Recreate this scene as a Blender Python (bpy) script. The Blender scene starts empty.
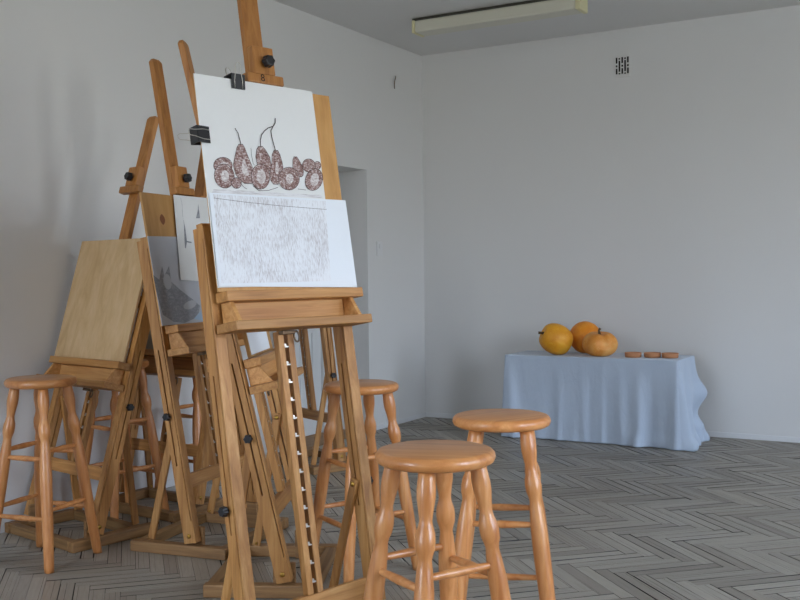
import bpy, bmesh, math, random
from mathutils import Vector, Matrix
random.seed(7)
S = bpy.context.scene
C = S.collection
# ------------------------------------------------------------------ camera
PITCH = math.atan(28/1004.0); ROLL = 0.0122; YAW = math.radians(30)
_f = Vector((0, math.cos(PITCH), -math.sin(PITCH)))
_r0 = Vector((1, 0, 0)); _u0 = _r0.cross(_f)
_r = math.cos(ROLL)*_r0 - math.sin(ROLL)*_u0
_u = math.sin(ROLL)*_r0 + math.cos(ROLL)*_u0
_R = Matrix.Rotation(YAW, 3, 'Z')
_r, _u, _f = _R @ _r, _R @ _u, _R @ _f
cd = bpy.data.cameras.new('camera'); cam = bpy.data.objects.new('camera', cd); C.objects.link(cam)
cd.sensor_width = 36; cd.lens = 1004/800*36; cd.clip_start = .05
m = Matrix((( _r.x, _u.x, -_f.x), (_r.y, _u.y, -_f.y), (_r.z, _u.z, -_f.z))).to_4x4()
m.translation = (0, 0, 1.2); cam.matrix_world = m
S.camera = cam
# ------------------------------------------------------------------ light
S.view_settings.view_transform = 'Standard'; S.view_settings.look = 'None'
S.view_settings.gamma = 1; S.view_settings.exposure = 0.0
W = bpy.data.worlds.new('world'); S.world = W; W.use_nodes = True
_t = W.node_tree; bg = _t.nodes['Background']
SKY = 21.0                                                          # overcast sky above, duller ground and houses below
_tc = _t.nodes.new('ShaderNodeTexCoord'); _sp = _t.nodes.new('ShaderNodeSeparateXYZ'); _t.links.new(_tc.outputs['Generated'], _sp.inputs[0])
_rp = _t.nodes.new('ShaderNodeValToRGB'); _mr = _t.nodes.new('ShaderNodeMapRange'); _mr.inputs['From Min'].default_value = -1
_t.links.new(_sp.outputs['Z'], _mr.inputs['Value']); _t.links.new(_mr.outputs[0], _rp.inputs[0])
_e = _rp.color_ramp.elements; _e[0].position = .40; _e[0].color = (.32, .33, .31, 1); _e[1].position = .66; _e[1].color = (.77, .93, 1.2, 1)
_x = _e.new(.49); _x.color = (.42, .42, .395, 1); _x = _e.new(.54); _x.color = (.70, .76, .84, 1)
_t.links.new(_rp.outputs[0], bg.inputs[0]); bg.inputs[1].default_value = SKY
XR = 2.4; YF = -2.0; XL = -3.97; YB = 7.28; ZC = 2.97
WINDOWS = [(1.2, 2.6), (3.3, 3.95), (5.6, 6.3)]                      # y ranges of the windows in the right wall
FWINDOWS = [(-3.4, -2.0), (1.0, 1.4)]                  # x ranges of the windows behind the camera
WZ0, WZ1 = .85, 2.6
def portal(loc, rot, sx, sy):
    ld = bpy.data.lights.new('window_daylight', 'AREA'); ld.shape = 'RECTANGLE'; ld.size = sx; ld.size_y = sy; ld.cycles.is_portal = True
    lo = bpy.data.objects.new('window_daylight', ld); C.objects.link(lo); lo.location = loc; lo.rotation_euler = rot
for (y0, y1) in WINDOWS: portal((XR+.01, (y0+y1)/2, (WZ0+WZ1)/2), (0, math.radians(90), 0), WZ1-WZ0, y1-y0)
for (x0, x1) in FWINDOWS: portal(((x0+x1)/2, YF-.01, (WZ0+WZ1)/2), (math.radians(90), 0, 0), x1-x0, WZ1-WZ0)
# ------------------------------------------------------------------ node helpers
class NT:
    def __init__(s, name):
        s.m = bpy.data.materials.new(name); s.m.use_nodes = True
        s.t = s.m.node_tree; s.b = s.t.nodes['Principled BSDF']
    def n(s, typ, **kw):
        x = s.t.nodes.new(typ)
        for k, v in kw.items(): setattr(x, k, v)
        return x
    def link(s, a, b): s.t.links.new(a, b)
    def val(s, sock, v):
        if isinstance(v, (int, float)): sock.default_value = v
        else: s.link(v, sock)
    def math(s, op, a, b=0, c=None):
        x = s.n('ShaderNodeMath', operation=op); s.val(x.inputs[0], a); s.val(x.inputs[1], b)
        if c is not None: s.val(x.inputs[2], c)
        return x.outputs[0]
    def coord(s, scale=(1, 1, 1), which='Object', rot=(0, 0, 0)):
        tc = s.n('ShaderNodeTexCoord'); mp = s.n('ShaderNodeMapping')
        mp.inputs['Scale'].default_value = scale; mp.inputs['Rotation'].default_value = rot
        s.link(tc.outputs[which], mp.inputs[0]); return mp.outputs[0]
    def noise(s, vec, scale=5, detail=3, rough=.5, dist=0):
        x = s.n('ShaderNodeTexNoise'); s.link(vec, x.inputs['Vector'])
        x.inputs['Scale'].default_value = scale; x.inputs['Detail'].default_value = detail
        x.inputs['Roughness'].default_value = rough; x.inputs['Distortion'].default_value = dist
        return x.outputs[0]
    def ramp(s, fac, stops):
        x = s.n('ShaderNodeValToRGB'); s.link(fac, x.inputs[0]); e = x.color_ramp.elements
        while len(e) < len(stops): e.new(.5)
        for q, (p, c) in zip(e, stops): q.position = p; q.color = (*c, 1)
        return x.outputs[0]
    def mix(s, fac, a, b, mode='MIX'):
        x = s.n('ShaderNodeMix', data_type='RGBA', blend_type=mode)
        s.val(x.inputs[0], fac)
        for sock, v in ((x.inputs[6], a), (x.inputs[7], b)):
            if isinstance(v, tuple): sock.default_value = (*v, 1)
            else: s.link(v, sock)
        return x.outputs[2]
    def bump(s, h, strength=.2, dist=.002):
        x = s.n('ShaderNodeBump'); x.inputs['Strength'].default_value = strength; x.inputs['Distance'].default_value = dist
        s.link(h, x.inputs['Height']); s.link(x.outputs[0], s.b.inputs['Normal'])
    def set(s, color=None, rough=None, **kw):
        if color is not None:
            if isinstance(color, tuple): s.b.inputs['Base Color'].default_value = (*color, 1)
            else: s.link(color, s.b.inputs['Base Color'])
        if rough is not None: s.val(s.b.inputs['Roughness'], rough)
        for k, v in kw.items(): s.b.inputs[k.replace('_', ' ')].default_value = v
        return s.m
def lin(r, g, b):
    return tuple((c/255/12.92 if c/255 <= .04045 else ((c/255+.055)/1.055)**2.4) for c in (r, g, b))

def wood(name, dark, mid, light, axis='z', rough=.45, grain=1.0, coat=0.0):
    t = NT(name)
    st = {'x': (1.3, 22, 22), 'y': (22, 1.3, 22), 'z': (22, 22, 1.3)}[axis]
    co = t.coord(tuple(v*grain for v in st))
    oi = t.n('ShaderNodeObjectInfo')
    vm = t.n('ShaderNodeVectorMath', operation='ADD'); t.link(co, vm.inputs[0])
    cx = t.n('ShaderNodeCombineXYZ'); r20 = t.math('MULTIPLY', oi.outputs['Random'], 31.0)
    for i in range(3): t.link(r20, cx.inputs[i])
    t.link(cx.outputs[0], vm.inputs[1]); v = vm.outputs[0]
    n1 = t.noise(v, 2.2, 4, .6, .6); n2 = t.noise(v, 9, 3, .6)
    c = t.ramp(n1, [(.28, dark), (.5, mid), (.74, light)])
    c = t.mix(t.math('MULTIPLY', n2, .28), c, tuple(x*.55 for x in dark))
    blotch = t.noise(t.coord((3, 3, 3)), 2.0, 2)
    c = t.mix(t.math('MULTIPLY', blotch, .22), c, tuple(x*.62 for x in mid))
    h = t.n('ShaderNodeHueSaturation'); t.link(c, h.inputs['Color'])
    t.link(t.math('MULTIPLY_ADD', oi.outputs['Random'], .26, .87), h.inputs['Value'])
    t.bump(n2, .12, .001)
    t.set(h.outputs[0], rough)
    t.b.inputs['Coat Weight'].default_value = coat; t.b.inputs['Coat Roughness'].default_value = .18
    return t.m
def plain(name, col, rough=.5, metal=0.0, var=.12, scale=30):
    t = NT(name); n = t.noise(t.coord(), scale, 3)
    c = t.mix(t.math('MULTIPLY', n, var*2), col, tuple(x*.6 for x in col))
    t.set(c, rough); t.b.inputs['Metallic'].default_value = metal
    return t.m

EASEL = dict(dark=lin(150, 98, 46), mid=lin(184, 129, 68), light=lin(210, 160, 98))
M = {}
for ax in 'xyz': M['easel_'+ax] = wood('easel_wood_'+ax, axis=ax, rough=.48, **EASEL)
M['mast'] = wood('mast_wood', lin(148, 92, 36), lin(178, 118, 54), lin(196, 138, 74), 'z', .45)
M['box'] = wood('tray_box_wood', lin(172, 112, 56), lin(204, 148, 86), lin(222, 172, 112), 'x', .5)
for ax in 'xz': M['stool_'+ax] = wood('stool_wood_'+ax, lin(178, 108, 54), lin(206, 138, 78), lin(226, 166, 108), ax, .34, .8, .22)
M['base'] = wood('base_wood', lin(116, 82, 46), lin(150, 110, 66), lin(178, 136, 86), 'y', .55)
M['basex'] = wood('base_wood_cross', lin(110, 78, 44), lin(140, 104, 62), lin(166, 128, 80), 'x', .55)
M['ply'] = wood('plywood', lin(196, 160, 112), lin(212, 178, 132), lin(222, 192, 150), 'z', .6, .35)
M['plyd'] = wood('pine_panel', lin(182, 130, 68), lin(200, 150, 86), lin(212, 164, 104), 'z', .55, .5)
M['black'] = plain('black_plastic', lin(26, 26, 30), .35)
M['slot'] = plain('dark_slot', lin(34, 26, 20), .9)
M['brass'] = plain('brass', lin(200, 160, 80), .3, 1.0)
M['steel'] = plain('zinc_steel', lin(205, 200, 190), .32, 1.0)
M['iron'] = plain('old_iron', lin(120, 100, 80), .4, 1.0)

# ------------------------------------------------------------------ mesh helpers
def link(name, me, mats, parent=None, bevel=0, smooth=False, seg=2):
    o = bpy.data.objects.new(name, me); C.objects.link(o)
    for mm in (mats if isinstance(mats, (list, tuple)) else [mats]): me.materials.append(mm)
    if parent: o.parent = parent
    if bevel:
        b = o.modifiers.new('bevel', 'BEVEL'); b.width = bevel; b.segments = seg; b.limit_method = 'ANGLE'; b.angle_limit = .7
    if smooth:
        for p in me.polygons: p.use_smooth = True
    return o
class MB:
    def __init__(s): s.bm = bmesh.new()
    def box(s, p0, p1, f=None, mi=0):
        v = []
        for z in (p0[2], p1[2]):
            for x, y in ((p0[0], p0[1]), (p1[0], p0[1]), (p1[0], p1[1]), (p0[0], p1[1])):
                q = Vector((x, y, z)); v.append(s.bm.verts.new(f(q) if f else q))
        for q in ((3, 2, 1, 0), (4, 5, 6, 7), (0, 1, 5, 4), (1, 2, 6, 5), (2, 3, 7, 6), (3, 0, 4, 7)):
            fc = s.bm.faces.new([v[i] for i in q]); fc.material_index = mi
        return s
    def bar(s, a, b, w, d, side=Vector((1, 0, 0)), mi=0):
        a, b = Vector(a), Vector(b); ax = (b-a).normalized(); side = (side-side.dot(ax)*ax).normalized(); o = ax.cross(side)
        v = [s.bm.verts.new(p+side*sx*w/2+o*sy*d/2) for p in (a, b) for sx, sy in ((-1, -1), (1, -1), (1, 1), (-1, 1))]
        for q in ((3, 2, 1, 0), (4, 5, 6, 7), (0, 1, 5, 4), (1, 2, 6, 5), (2, 3, 7, 6), (3, 0, 4, 7)):
            s.bm.faces.new([v[i] for i in q]).material_index = mi
        return s
    def tube(s, pts, r, n=8, mi=0, close=False, caps=True):
        pts = [Vector(p) for p in pts]; rings = []; N = len(pts)
        rr = r if isinstance(r, (list, tuple)) else [r]*N
        prev = None
        for i, p in enumerate(pts):
            if close: t = pts[(i+1) % N]-pts[i-1]
            else: t = pts[min(i+1, N-1)]-pts[max(i-1, 0)]
            t.normalize()
            if prev is None:
                up = Vector((0, 0, 1)) if abs(t.z) < .9 else Vector((1, 0, 0)); a = t.cross(up).normalized()
            else: a = (prev-prev.dot(t)*t).normalized()
            prev = a; b = t.cross(a)
            rings.append([s.bm.verts.new(p+rr[i]*(math.cos(2*math.pi*k/n)*a+math.sin(2*math.pi*k/n)*b)) for k in range(n)])
        for i in range(N if close else N-1):
            A, B = rings[i], rings[(i+1) % N]
            for k in range(n):
                fc = s.bm.faces.new((A[k], A[(k+1) % n], B[(k+1) % n], B[k])); fc.material_index = mi; fc.smooth = True
        if not close and caps:
            s.bm.faces.new(rings[0][::-1]).material_index = mi; s.bm.faces.new(rings[-1]).material_index = mi
        return s
    def lathe(s, prof, n=24, f=None, mi=0):
        rings = []
        for r, z in prof:
            if r < 1e-6:
                q = Vector((0, 0, z)); rings.append([s.bm.verts.new(f(q) if f else q)])
            else:
                ring = []
                for k in range(n):
                    q = Vector((r*math.cos(2*math.pi*k/n), r*math.sin(2*math.pi*k/n), z)); ring.append(s.bm.verts.new(f(q) if f else q))
                rings.append(ring)
        for A, B in zip(rings, rings[1:]):
            for k in range(n):
                if len(A) == 1 and len(B) == 1: continue
                if len(A) == 1: vs = (A[0], B[(k+1) % n], B[k])
                elif len(B) == 1: vs = (A[k], A[(k+1) % n], B[0])
                else: vs = (A[k], A[(k+1) % n], B[(k+1) % n], B[k])
                fc = s.bm.faces.new(vs); fc.material_index = mi; fc.smooth = True
        if len(rings[0]) > 1: s.bm.faces.new(rings[0][::-1]).material_index = mi
        if len(rings[-1]) > 1: s.bm.faces.new(rings[-1]).material_index = mi
        return s
    def poly(s, pts, mi=0):
        s.bm.faces.new([s.bm.verts.new(p) for p in pts]).material_index = mi
        return s
    def prism(s, cells, ws, vs, u0, u1, f):
        """cells: set of (i,j) filled in the grid ws x vs, extruded from u0 to u1"""
        V = {}
        def vert(i, j, k):
            if (i, j, k) not in V: V[(i, j, k)] = s.bm.verts.new(f(k and u1 or u0, vs[j], ws[i]) if False else f(u1 if k else u0, vs[j], ws[i]))
            return V[(i, j, k)]
        for (i, j) in cells:
            s.bm.faces.new([vert(*q, 0) for q in ((i, j), (i, j+1), (i+1, j+1), (i+1, j))])
            s.bm.faces.new([vert(*q, 1) for q in ((i, j), (i+1, j), (i+1, j+1), (i, j+1))])
            for di, dj, a, b in ((-1, 0, (i, j), (i, j+1)), (1, 0, (i+1, j+1), (i+1, j)), (0, -1, (i+1, j), (i, j)), (0, 1, (i, j+1), (i+1, j+1))):
                if (i+di, j+dj) not in cells:
                    s.bm.faces.new([vert(*a, 0), vert(*a, 1), vert(*b, 1), vert(*b, 0)])
        return s
    def build(s, name, mats, parent=None, bevel=0, smooth=False, seg=2, fix=True):
        if fix: bmesh.ops.recalc_face_normals(s.bm, faces=s.bm.faces[:])
        me = bpy.data.meshes.new(name); s.bm.to_mesh(me); s.bm.free()
        return link(name, me, mats, parent, bevel, smooth, seg)
def thing(name, label, cat, loc=(0, 0, 0), rz=0, group=None):
    o = bpy.data.objects.new(name, None); C.objects.link(o); o.empty_display_size = .05
    o.location = loc; o.rotation_euler = (0, 0, rz)
    return tag(o, label, cat, group)
def tag(o, label=None, cat=None, group=None, kind=None):
    if label: o['label'] = label
    if cat: o['category'] = cat
    if group: o['group'] = group
    if kind: o['kind'] = kind
    return o
def struct(o, label=None): o['kind'] = 'structure'; return o
def copy_tree(o, parent=None):
    c = o.copy(); C.objects.link(c)
    if parent: c.parent = parent
    for ch in o.children: copy_tree(ch, c)
    return c

# ------------------------------------------------------------------ setting
def wallmat(name, col):
    t = NT(name); n = t.noise(t.coord(), 2.2, 4, .6); n2 = t.noise(t.coord(), 90, 2)
    c = t.mix(t.math('MULTIPLY', n, .14), col, tuple(x*.86 for x in col))
    t.bump(n2, .08, .002); t.set(c, .85); return t.m
M['wall'] = wallmat('wall_paint', lin(226, 226, 225))
M['ceil'] = wallmat('ceiling_paint', lin(222, 222, 221))
M['door'] = wallmat('door_paint', lin(222, 224, 224))

PW, PN, HY = .057, 7, .085                                           # plank width, length in widths, pattern offset
def floor_material():
    t = NT('weathered_herringbone_parquet')
    tc = t.n('ShaderNodeTexCoord'); sp = t.n('ShaderNodeSeparateXYZ'); t.link(tc.outputs['Object'], sp.inputs[0])
    x, y = sp.outputs[0], t.math('ADD', sp.outputs[1], HY); w = PW; n = float(PN)
    k = 1/(math.sqrt(2)*w)
    u = t.math('ADD', t.math('MULTIPLY', t.math('ADD', x, y), k), 400.0)
    v = t.math('ADD', t.math('MULTIPLY', t.math('SUBTRACT', x, y), k), 400.0)
    i, j = t.math('FLOOR', u), t.math('FLOOR', v); fu, fv = t.math('FRACT', u), t.math('FRACT', v)
    dlt = t.math('SUBTRACT', i, j)
    dlt = t.math('ADD', dlt, 2*n*50)
    kk = t.math('FLOORED_MODULO', dlt, 2*n); blk = t.math('FLOOR', t.math('DIVIDE', dlt, 2*n))
    hor = t.math('LESS_THAN', kk, n-.5)
    inv = t.math('SUBTRACT', 1.0, hor)
    # position along and across
    ah = t.math('ADD', kk, fu)
    av = t.math('ADD', t.math('SUBTRACT', 2*n-1, kk), fv)
    def sel(a, b): return t.math('ADD', t.math('MULTIPLY', a, hor), t.math('MULTIPLY', b, inv))
    along, across = sel(ah, av), sel(fv, fu)
    idn = sel(j, t.math('ADD', i, 777.0))
    cx = t.n('ShaderNodeCombineXYZ'); t.link(idn, cx.inputs[0]); t.link(blk, cx.inputs[1]); t.link(hor, cx.inputs[2])
    wn = t.n('ShaderNodeTexWhiteNoise', noise_dimensions='3D'); t.link(cx.outputs[0], wn.inputs['Vector'])
    rnd = wn.outputs['Value']; scol = t.n('ShaderNodeSeparateColor'); t.link(wn.outputs['Color'], scol.inputs[0])
    r2, r3 = scol.outputs[1], scol.outputs[2]
    # grain coordinates in the plank
    gx = t.n('ShaderNodeCombineXYZ')
    t.link(t.math('MULTIPLY', along, .35), gx.inputs[0]); t.link(t.math('MULTIPLY', across, 4.0), gx.inputs[1])
    t.link(t.math('MULTIPLY', rnd, 90.0), gx.inputs[2])
    g1 = t.noise(gx.outputs[0], 1.4, 4, .6, .4); g2 = t.noise(gx.outputs[0], 5, 3, .6)
    c = t.ramp(rnd, [(0, lin(132, 124, 112)), (.35, lin(158, 151, 139)), (.7, lin(178, 171, 158)), (1, lin(146, 136, 121))])
    c = t.mix(t.math('MULTIPLY', g1, .5), c, lin(100, 90, 77))
    big = t.noise(t.coord((1, 1, 1)), .9, 3)
    c = t.mix(t.math('MULTIPLY', big, .3), c, lin(160, 152, 140))
    geo = t.n('ShaderNodeNewGeometry'); nz = t.n('ShaderNodeSeparateXYZ'); t.link(geo.outputs['True Normal'], nz.inputs[0])
    c = t.mix(t.math('LESS_THAN', nz.outputs[2], .7), c, lin(40, 35, 30))   # raw dirty plank edges
    t.bump(g2, .25, .0012)
    rough = t.math('MULTIPLY_ADD', g1, .2, .30)
    tx = t.n('ShaderNodeCombineXYZ'); q = .70711                       # the grain direction of each plank
    t.link(t.math('MULTIPLY_ADD', hor, 0.0, q), tx.inputs[0]); t.link(t.math('MULTIPLY_ADD', hor, 2*q, -q), tx.inputs[1])
    t.link(tx.outputs[0], t.b.inputs['Tangent']); t.b.inputs['Anisotropic'].default_value = .8; t.b.inputs['Anisotropic Rotation'].default_value = .25
    t.set(c, rough)
    return t.m
M['floor'] = floor_material()
M['gap'] = plain('dirt_between_planks', lin(52, 47, 42), .95)
def build_floor():
    rnd = random.Random(3); mb = MB(); q = 1/math.sqrt(2)
    X0, X1, Y0, Y1 = XL-.36, XR+.05, YF-.05, YB+.02
    mb.box((XL-.5, YF-.4, -.1), (XR+.3, YB+.3, -.006), mi=1)
    def world(u, v): a, b = u*PW, v*PW; return ((a+b)*q, (a-b)*q-HY)
    R = int(16/PW)
    seen = 0
    for i in range(-R, R):
        for j in range(-R, R):
            kk = (i-j) % (2*PN)
            if kk == 0: u0, u1, v0, v1 = i, i+PN, j, j+1            # plank along u
            elif kk == PN: u0, u1, v0, v1 = i, i+1, j-PN+1, j+1     # plank along v
            else: continue
            cx, cy = world((u0+u1)/2, (v0+v1)/2)
            if not (X0-.2 < cx < X1+.2 and Y0-.2 < cy < Y1+.2): continue
            g = .010+.085*rnd.random()**3.2; g2 = .006+.03*rnd.random()**2
            du, dv = (g2, g) if kk == 0 else (g, g2)
            ps = [world(u0+du, v0+dv), world(u1-du, v0+dv), world(u1-du, v1-dv), world(u0+du, v1-dv)]
            ps = [(min(max(x, X0), X1), min(max(y, Y0), Y1)) for x, y in ps]
            h = rnd.uniform(-.0012, 0); tx, ty = rnd.gauss(0, .004), rnd.gauss(0, .004)
            zt = lambda x, y: min(0, h+(x-cx)*tx+(y-cy)*ty)
            A, B, Cc, D = [Vector((x, y, zt(x, y))) for x, y in ps]      # A-B runs along u, A-D along v
            if kk: A, B, Cc, D = B, Cc, D, A                              # make A-B the long side
            cuts = []; p = rnd.uniform(.04, .22)                         # weathered splits along the grain
            for p in (rnd.uniform(.10, .45), rnd.uniform(.52, .9)):
                if rnd.random() < .7: cuts.append((p, p+rnd.uniform(.006, .026)))
            if cy < -.2: cuts = []
            edges = [0]+[e for c in cuts for e in c]+[1]
            row = lambda q, dz=0: (mb.bm.verts.new(A.lerp(D, q)-Vector((0, 0, dz))), mb.bm.verts.new(B.lerp(Cc, q)-Vector((0, 0, dz))))
            R_ = [row(q) for q in edges]
            for k in range(0, len(edges), 2): mb.bm.faces.new((R_[k][0], R_[k][1], R_[k+1][1], R_[k+1][0]))
            for k in range(1, len(edges)-1, 2):
                dp = rnd.uniform(.0006, .0022); m0 = row((edges[k]+edges[k+1])/2, dp)
                for f in ((R_[k][0], R_[k][1], m0[1], m0[0]), (m0[0], m0[1], R_[k+1][1], R_[k+1][0])): mb.bm.faces.new(f).material_index = 1
            bl = [mb.bm.verts.new((v.x, v.y, -.007)) for v in (A, B, Cc, D)]; tl = (R_[0][0], R_[0][1], R_[-1][1], R_[-1][0])
            mb.bm.faces.new((bl[0], bl[1], tl[1], tl[0])); mb.bm.faces.new((bl[2], bl[3], tl[3], tl[2]))
            for (e0, e1, side) in ((bl[1], bl[2], 1), (bl[3], bl[0], 0)):
                mb.bm.faces.new((e0, e1, tl[2] if side else tl[0], tl[1] if side else tl[3]))
    return mb.build('floor', [M['floor'], M['gap']])
fl = build_floor(); struct(fl)
ce = MB().box((XL-.45, YF-.4, ZC), (XR+.3, YB+.3, ZC+.1)).build('ceiling', M['ceil']); struct(ce)
DY0, DY1, DZ = 5.38, 6.40, 1.965
wl = MB()
wl.box((XL-.34, YF-.3, 0), (XL, DY0, ZC)).box((XL-.34, DY1, 0), (XL, YB+.3, ZC)).box((XL-.34, DY0, DZ), (XL, DY1, ZC))
struct(wl.build('wall_left', M['wall']))
VX, VZ = -2.2845, 2.7
wb = MB(); wb.box((XL, YB, 0), (XR+.3, YB+.3, ZC))
struct(wb.build('wall_back', M['wall']))
wr = MB(); ys = [YF] + [v for p in WINDOWS for v in p] + [YB]
for a, b in zip(ys[::2], ys[1::2]): wr.box((XR, a, 0), (XR+.3, b, ZC))
for a, b in WINDOWS: wr.box((XR, a, 0), (XR+.3, b, WZ0)).box((XR, a, WZ1), (XR+.3, b, ZC))
struct(wr.build('wall_right', M['wall']))
wf = MB(); xs = [XL-.3] + [v for p in FWINDOWS for v in p] + [XR+.3]
for a, b in zip(xs[::2], xs[1::2]): wf.box((a, YF-.3, 0), (b, YF, ZC))
for a, b in FWINDOWS: wf.box((a, YF-.3, 0), (b, YF, WZ0)).box((a, YF-.3, WZ1), (b, YF, ZC))
struct(wf.build('wall_front', M['wall']))
M['frame'] = plain('window_paint', lin(225, 225, 222), .5)
for i, (a, b) in enumerate(WINDOWS):
    w = MB(); x0, x1 = XR+.02, XR+.07
    for z in (WZ0, WZ1-.06, WZ0+1.1): w.box((x0, a, z), (x1, b, z+.06))
    for y in (a, b-.06, (a+b)/2-.03): w.box((x0+.002, y, WZ0), (x1-.002, y+.06, WZ1))
    struct(w.build('window_%d' % (i+1), M['frame']))
for i, (a, b) in enumerate(FWINDOWS):
    w = MB(); y0, y1 = YF-.07, YF-.02
    for z in (WZ0, WZ1-.06, WZ0+1.1): w.box((a, y0, z), (b, y1, z+.06))
    for x in (a, b-.06, (a+b)/2-.03): w.box((x, y0+.002, WZ0), (x+.06, y1-.002, WZ1))
    struct(w.build('window_%d' % (i+len(WINDOWS)+1), M['frame']))
# skirting
M['skirt'] = plain('skirting_paint', lin(228, 229, 230), .7, var=.04)
struct(MB().box((XL+.0, YB-.008, 0), (XR, YB, .036)).build('baseboard_back', M['skirt']))
sk = MB().box((XL, YF, 0), (XL+.006, DY0, .035)).box((XL, DY1, 0), (XL+.006, YB-.008, .035)).build('baseboard_left', M['skirt']); struct(sk)
# door in the deep recess
dr = MB(); dx = XL-.30
dr.box((dx-.04, DY0+.06, .005), (dx, DY1-.20, DZ-.07))
dr.box((dx-.04, DY1-.20, 0), (dx+.025, DY1, DZ)).box((dx-.04, DY0, 0), (dx+.025, DY0+.06, DZ)).box((dx-.04, DY0+.06, DZ-.07), (dx+.025, DY1-.2, DZ))
ya, yb = DY0+.06, DY1-.20
def panel(y0, y1, z0, z1):
    r = .022
    dr.box((dx, y0, z0), (dx+.012, y0+r, z1)).box((dx, y1-r, z0), (dx+.012, y1, z1)).box((dx, y0+r, z0), (dx+.012, y1-r, z0+r)).box((dx, y0+r, z1-r), (dx+.012, y1-r, z1))
    dr.box((dx, y0+.07, z0+.07), (dx+.006, y1-.07, z1-.07))
mid = (ya+yb)/2
for (y0, y1) in ((ya+.1, mid-.04), (mid+.04, yb-.1)):
    panel(y0, y1, .16, .78); panel(y0, y1, .92, 1.82)
door = struct(dr.build('door_1', M['door'], bevel=.003))
hd = MB(); hd.tube([(dx, ya+.06, 1.02), (dx+.05, ya+.06, 1.02), (dx+.05, ya+.17, 1.02)], .009)
hd.box((dx, ya+.035, .93), (dx+.006, ya+.085, 1.09)).build('door_handle', M['steel'], door)
struct(MB().box((dx-.06, DY0, -.002), (XL-.001, DY1, .004)).build('trim_1', M['base']))
# ------------------------------------------------------------------ wall fittings
v = thing('air_vent', 'small air vent with staggered dark slits high on the back wall', 'vent', (VX, YB, VZ))
MB().box((-.058, -.006, -.085), (.058, 0, .085)).build('vent_plate', M['wall'], v, .002)
sl = MB(); cols = [(-.0425), (-.0215), 0, .0215, .0425]
def slit(x, z0, z1, w=.012): sl.box((x-w/2, -.0075, z0), (x+w/2, -.0055, z1))
for k, x in enumerate(cols):
    if k % 2 == 0: slit(x, .019, .062); slit(x, -.008, .006); slit(x, -.06, -.019)
    else: slit(x, .046, .057); slit(x, -.043, .038); slit(x, -.062, -.053)
sl.build('slits', plain('vent_dark', lin(18, 18, 20), .9), v)

sw = thing('light_switch', 'small white light switch plate on the left wall beside the door recess', 'light switch', (XL, 6.566, 1.38), math.pi/2)
MB().box((-.04, -.008, -.055), (.04, 0, .055)).build('switch_plate', M['skirt'], sw, .003)
MB().box((-.014, -.014, .0), (.014, -.008, .036)).build('rocker', M['skirt'], sw, .002)
hk = MB(); hk.tube([(XL+.004, 6.845, 2.733), (XL+.02, 6.815, 2.715), (XL+.026, 6.79, 2.685), (XL+.02, 6.795, 2.655), (XL-.002, 6.835, 2.635)], .0035)
tag(hk.build('wall_hook', M['iron']), 'small bent wire hook on the left wall near the ceiling corner', 'hook')

# ------------------------------------------------------------------ ceiling lamp
lamp = thing('ceiling_light', 'long cream fluorescent ceiling light with a boxy diffuser', 'ceiling light', (-2.83, 6.235, ZC))
M['cream'] = plain('aged_cream_plastic', lin(226, 220, 178), .45, var=.05)
M['diff'] = plain('lamp_diffuser', lin(214, 212, 196), .35, var=.04)
MB().box((-.615, -.05, -.022), (.615, .05, 0)).build('base_plate', plain('lamp_gap_shade', lin(70, 68, 60), .6), lamp)  # plate coloured dark to stand for the shaded gap under the ceiling
MB().box((-.585, -.075, -.104), (.59, .075, -.022)).build('diffuser', M['diff'], lamp, .012)
for s in (-1, 1): MB().box((-.606 if s < 0 else .59, -.078, -.107), (-.585 if s < 0 else .622, .078, -.018)).build('end_cap', M['cream'], lamp, .006)

# ------------------------------------------------------------------ stools
PROF = [(.0195, 0), (.0208, .02), (.0236, .2), (.0256, .36), (.0245, .43), (.0200, .485), (.0172, .506), (.0194, .518), (.0242, .533), (.0256, .552), (.0240, .570),
        (.0184, .588), (.0164, .600), (.0190, .622), (.0236, .652), (.0240, .675), (.0218, .70), (.0205, .722)]
LEGTOP, LEGBOT = .108, .226
def make_stool():
    r = thing('bar_stool', '', 'stool')
    R = .153
    prof = [(0, .717), (R-.014, .717), (R-.004, .7225), (R, .733), (R-.0015, .742), (R-.008, .7495), (R-.016, .752), (0, .752)]
    MB().lathe(prof, 48).build('seat', M['stool_x'], r)
    def leg_at(k, z):
        a = k*math.pi/2; q = LEGBOT+(LEGTOP-LEGBOT)*z/.722
        return Vector((math.sin(a)*q, -math.cos(a)*q, z))
    for k in range(4):
        p0, p1 = leg_at(k, 0), leg_at(k, .722); ax = (p1-p0)/.722
        MB().lathe(PROF, 20, lambda q, p0=p0, ax=ax: Vector((q.x, q.y, 0))+p0+ax*q.z).build('leg', M['stool_z'], r)
    for k in range(4):
        for z in ((.435, .20) if k % 2 else (.465, .235)):
            a, b = leg_at(k, z), leg_at((k+1) % 4, z)
            pts = [a.lerp(b, t) for t in (.0, .06, .3, .5, .7, .94, 1)]
            MB().tube(pts, [.007, .0085, .0105, .012, .0105, .0085, .007], 12).build('rung', M['stool_x'], r)
    return r
proto = make_stool()
STOOLS = [  # x, y, rotation, label
 (-1.192, 2.233, 17, 'orange pine stool nearest the camera, in front of the big easel'),
 (-1.290, 2.858, 68, 'orange pine stool just behind the nearest one, the rightmost of all the stools'),
 (-2.175, 3.444, 17, 'orange pine stool standing behind the right leg of the big easel'),
 (-3.436, 2.906, 54, 'orange pine stool at the far left edge, in front of the blank board easel'),
 (-3.733, 3.642, 36, 'shaded pine stool behind the blank board easel, tucked under a tray'),
 (-3.73, 4.215, 40, 'pine stool furthest back, mostly hidden behind the grey drawing easel')]
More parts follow.
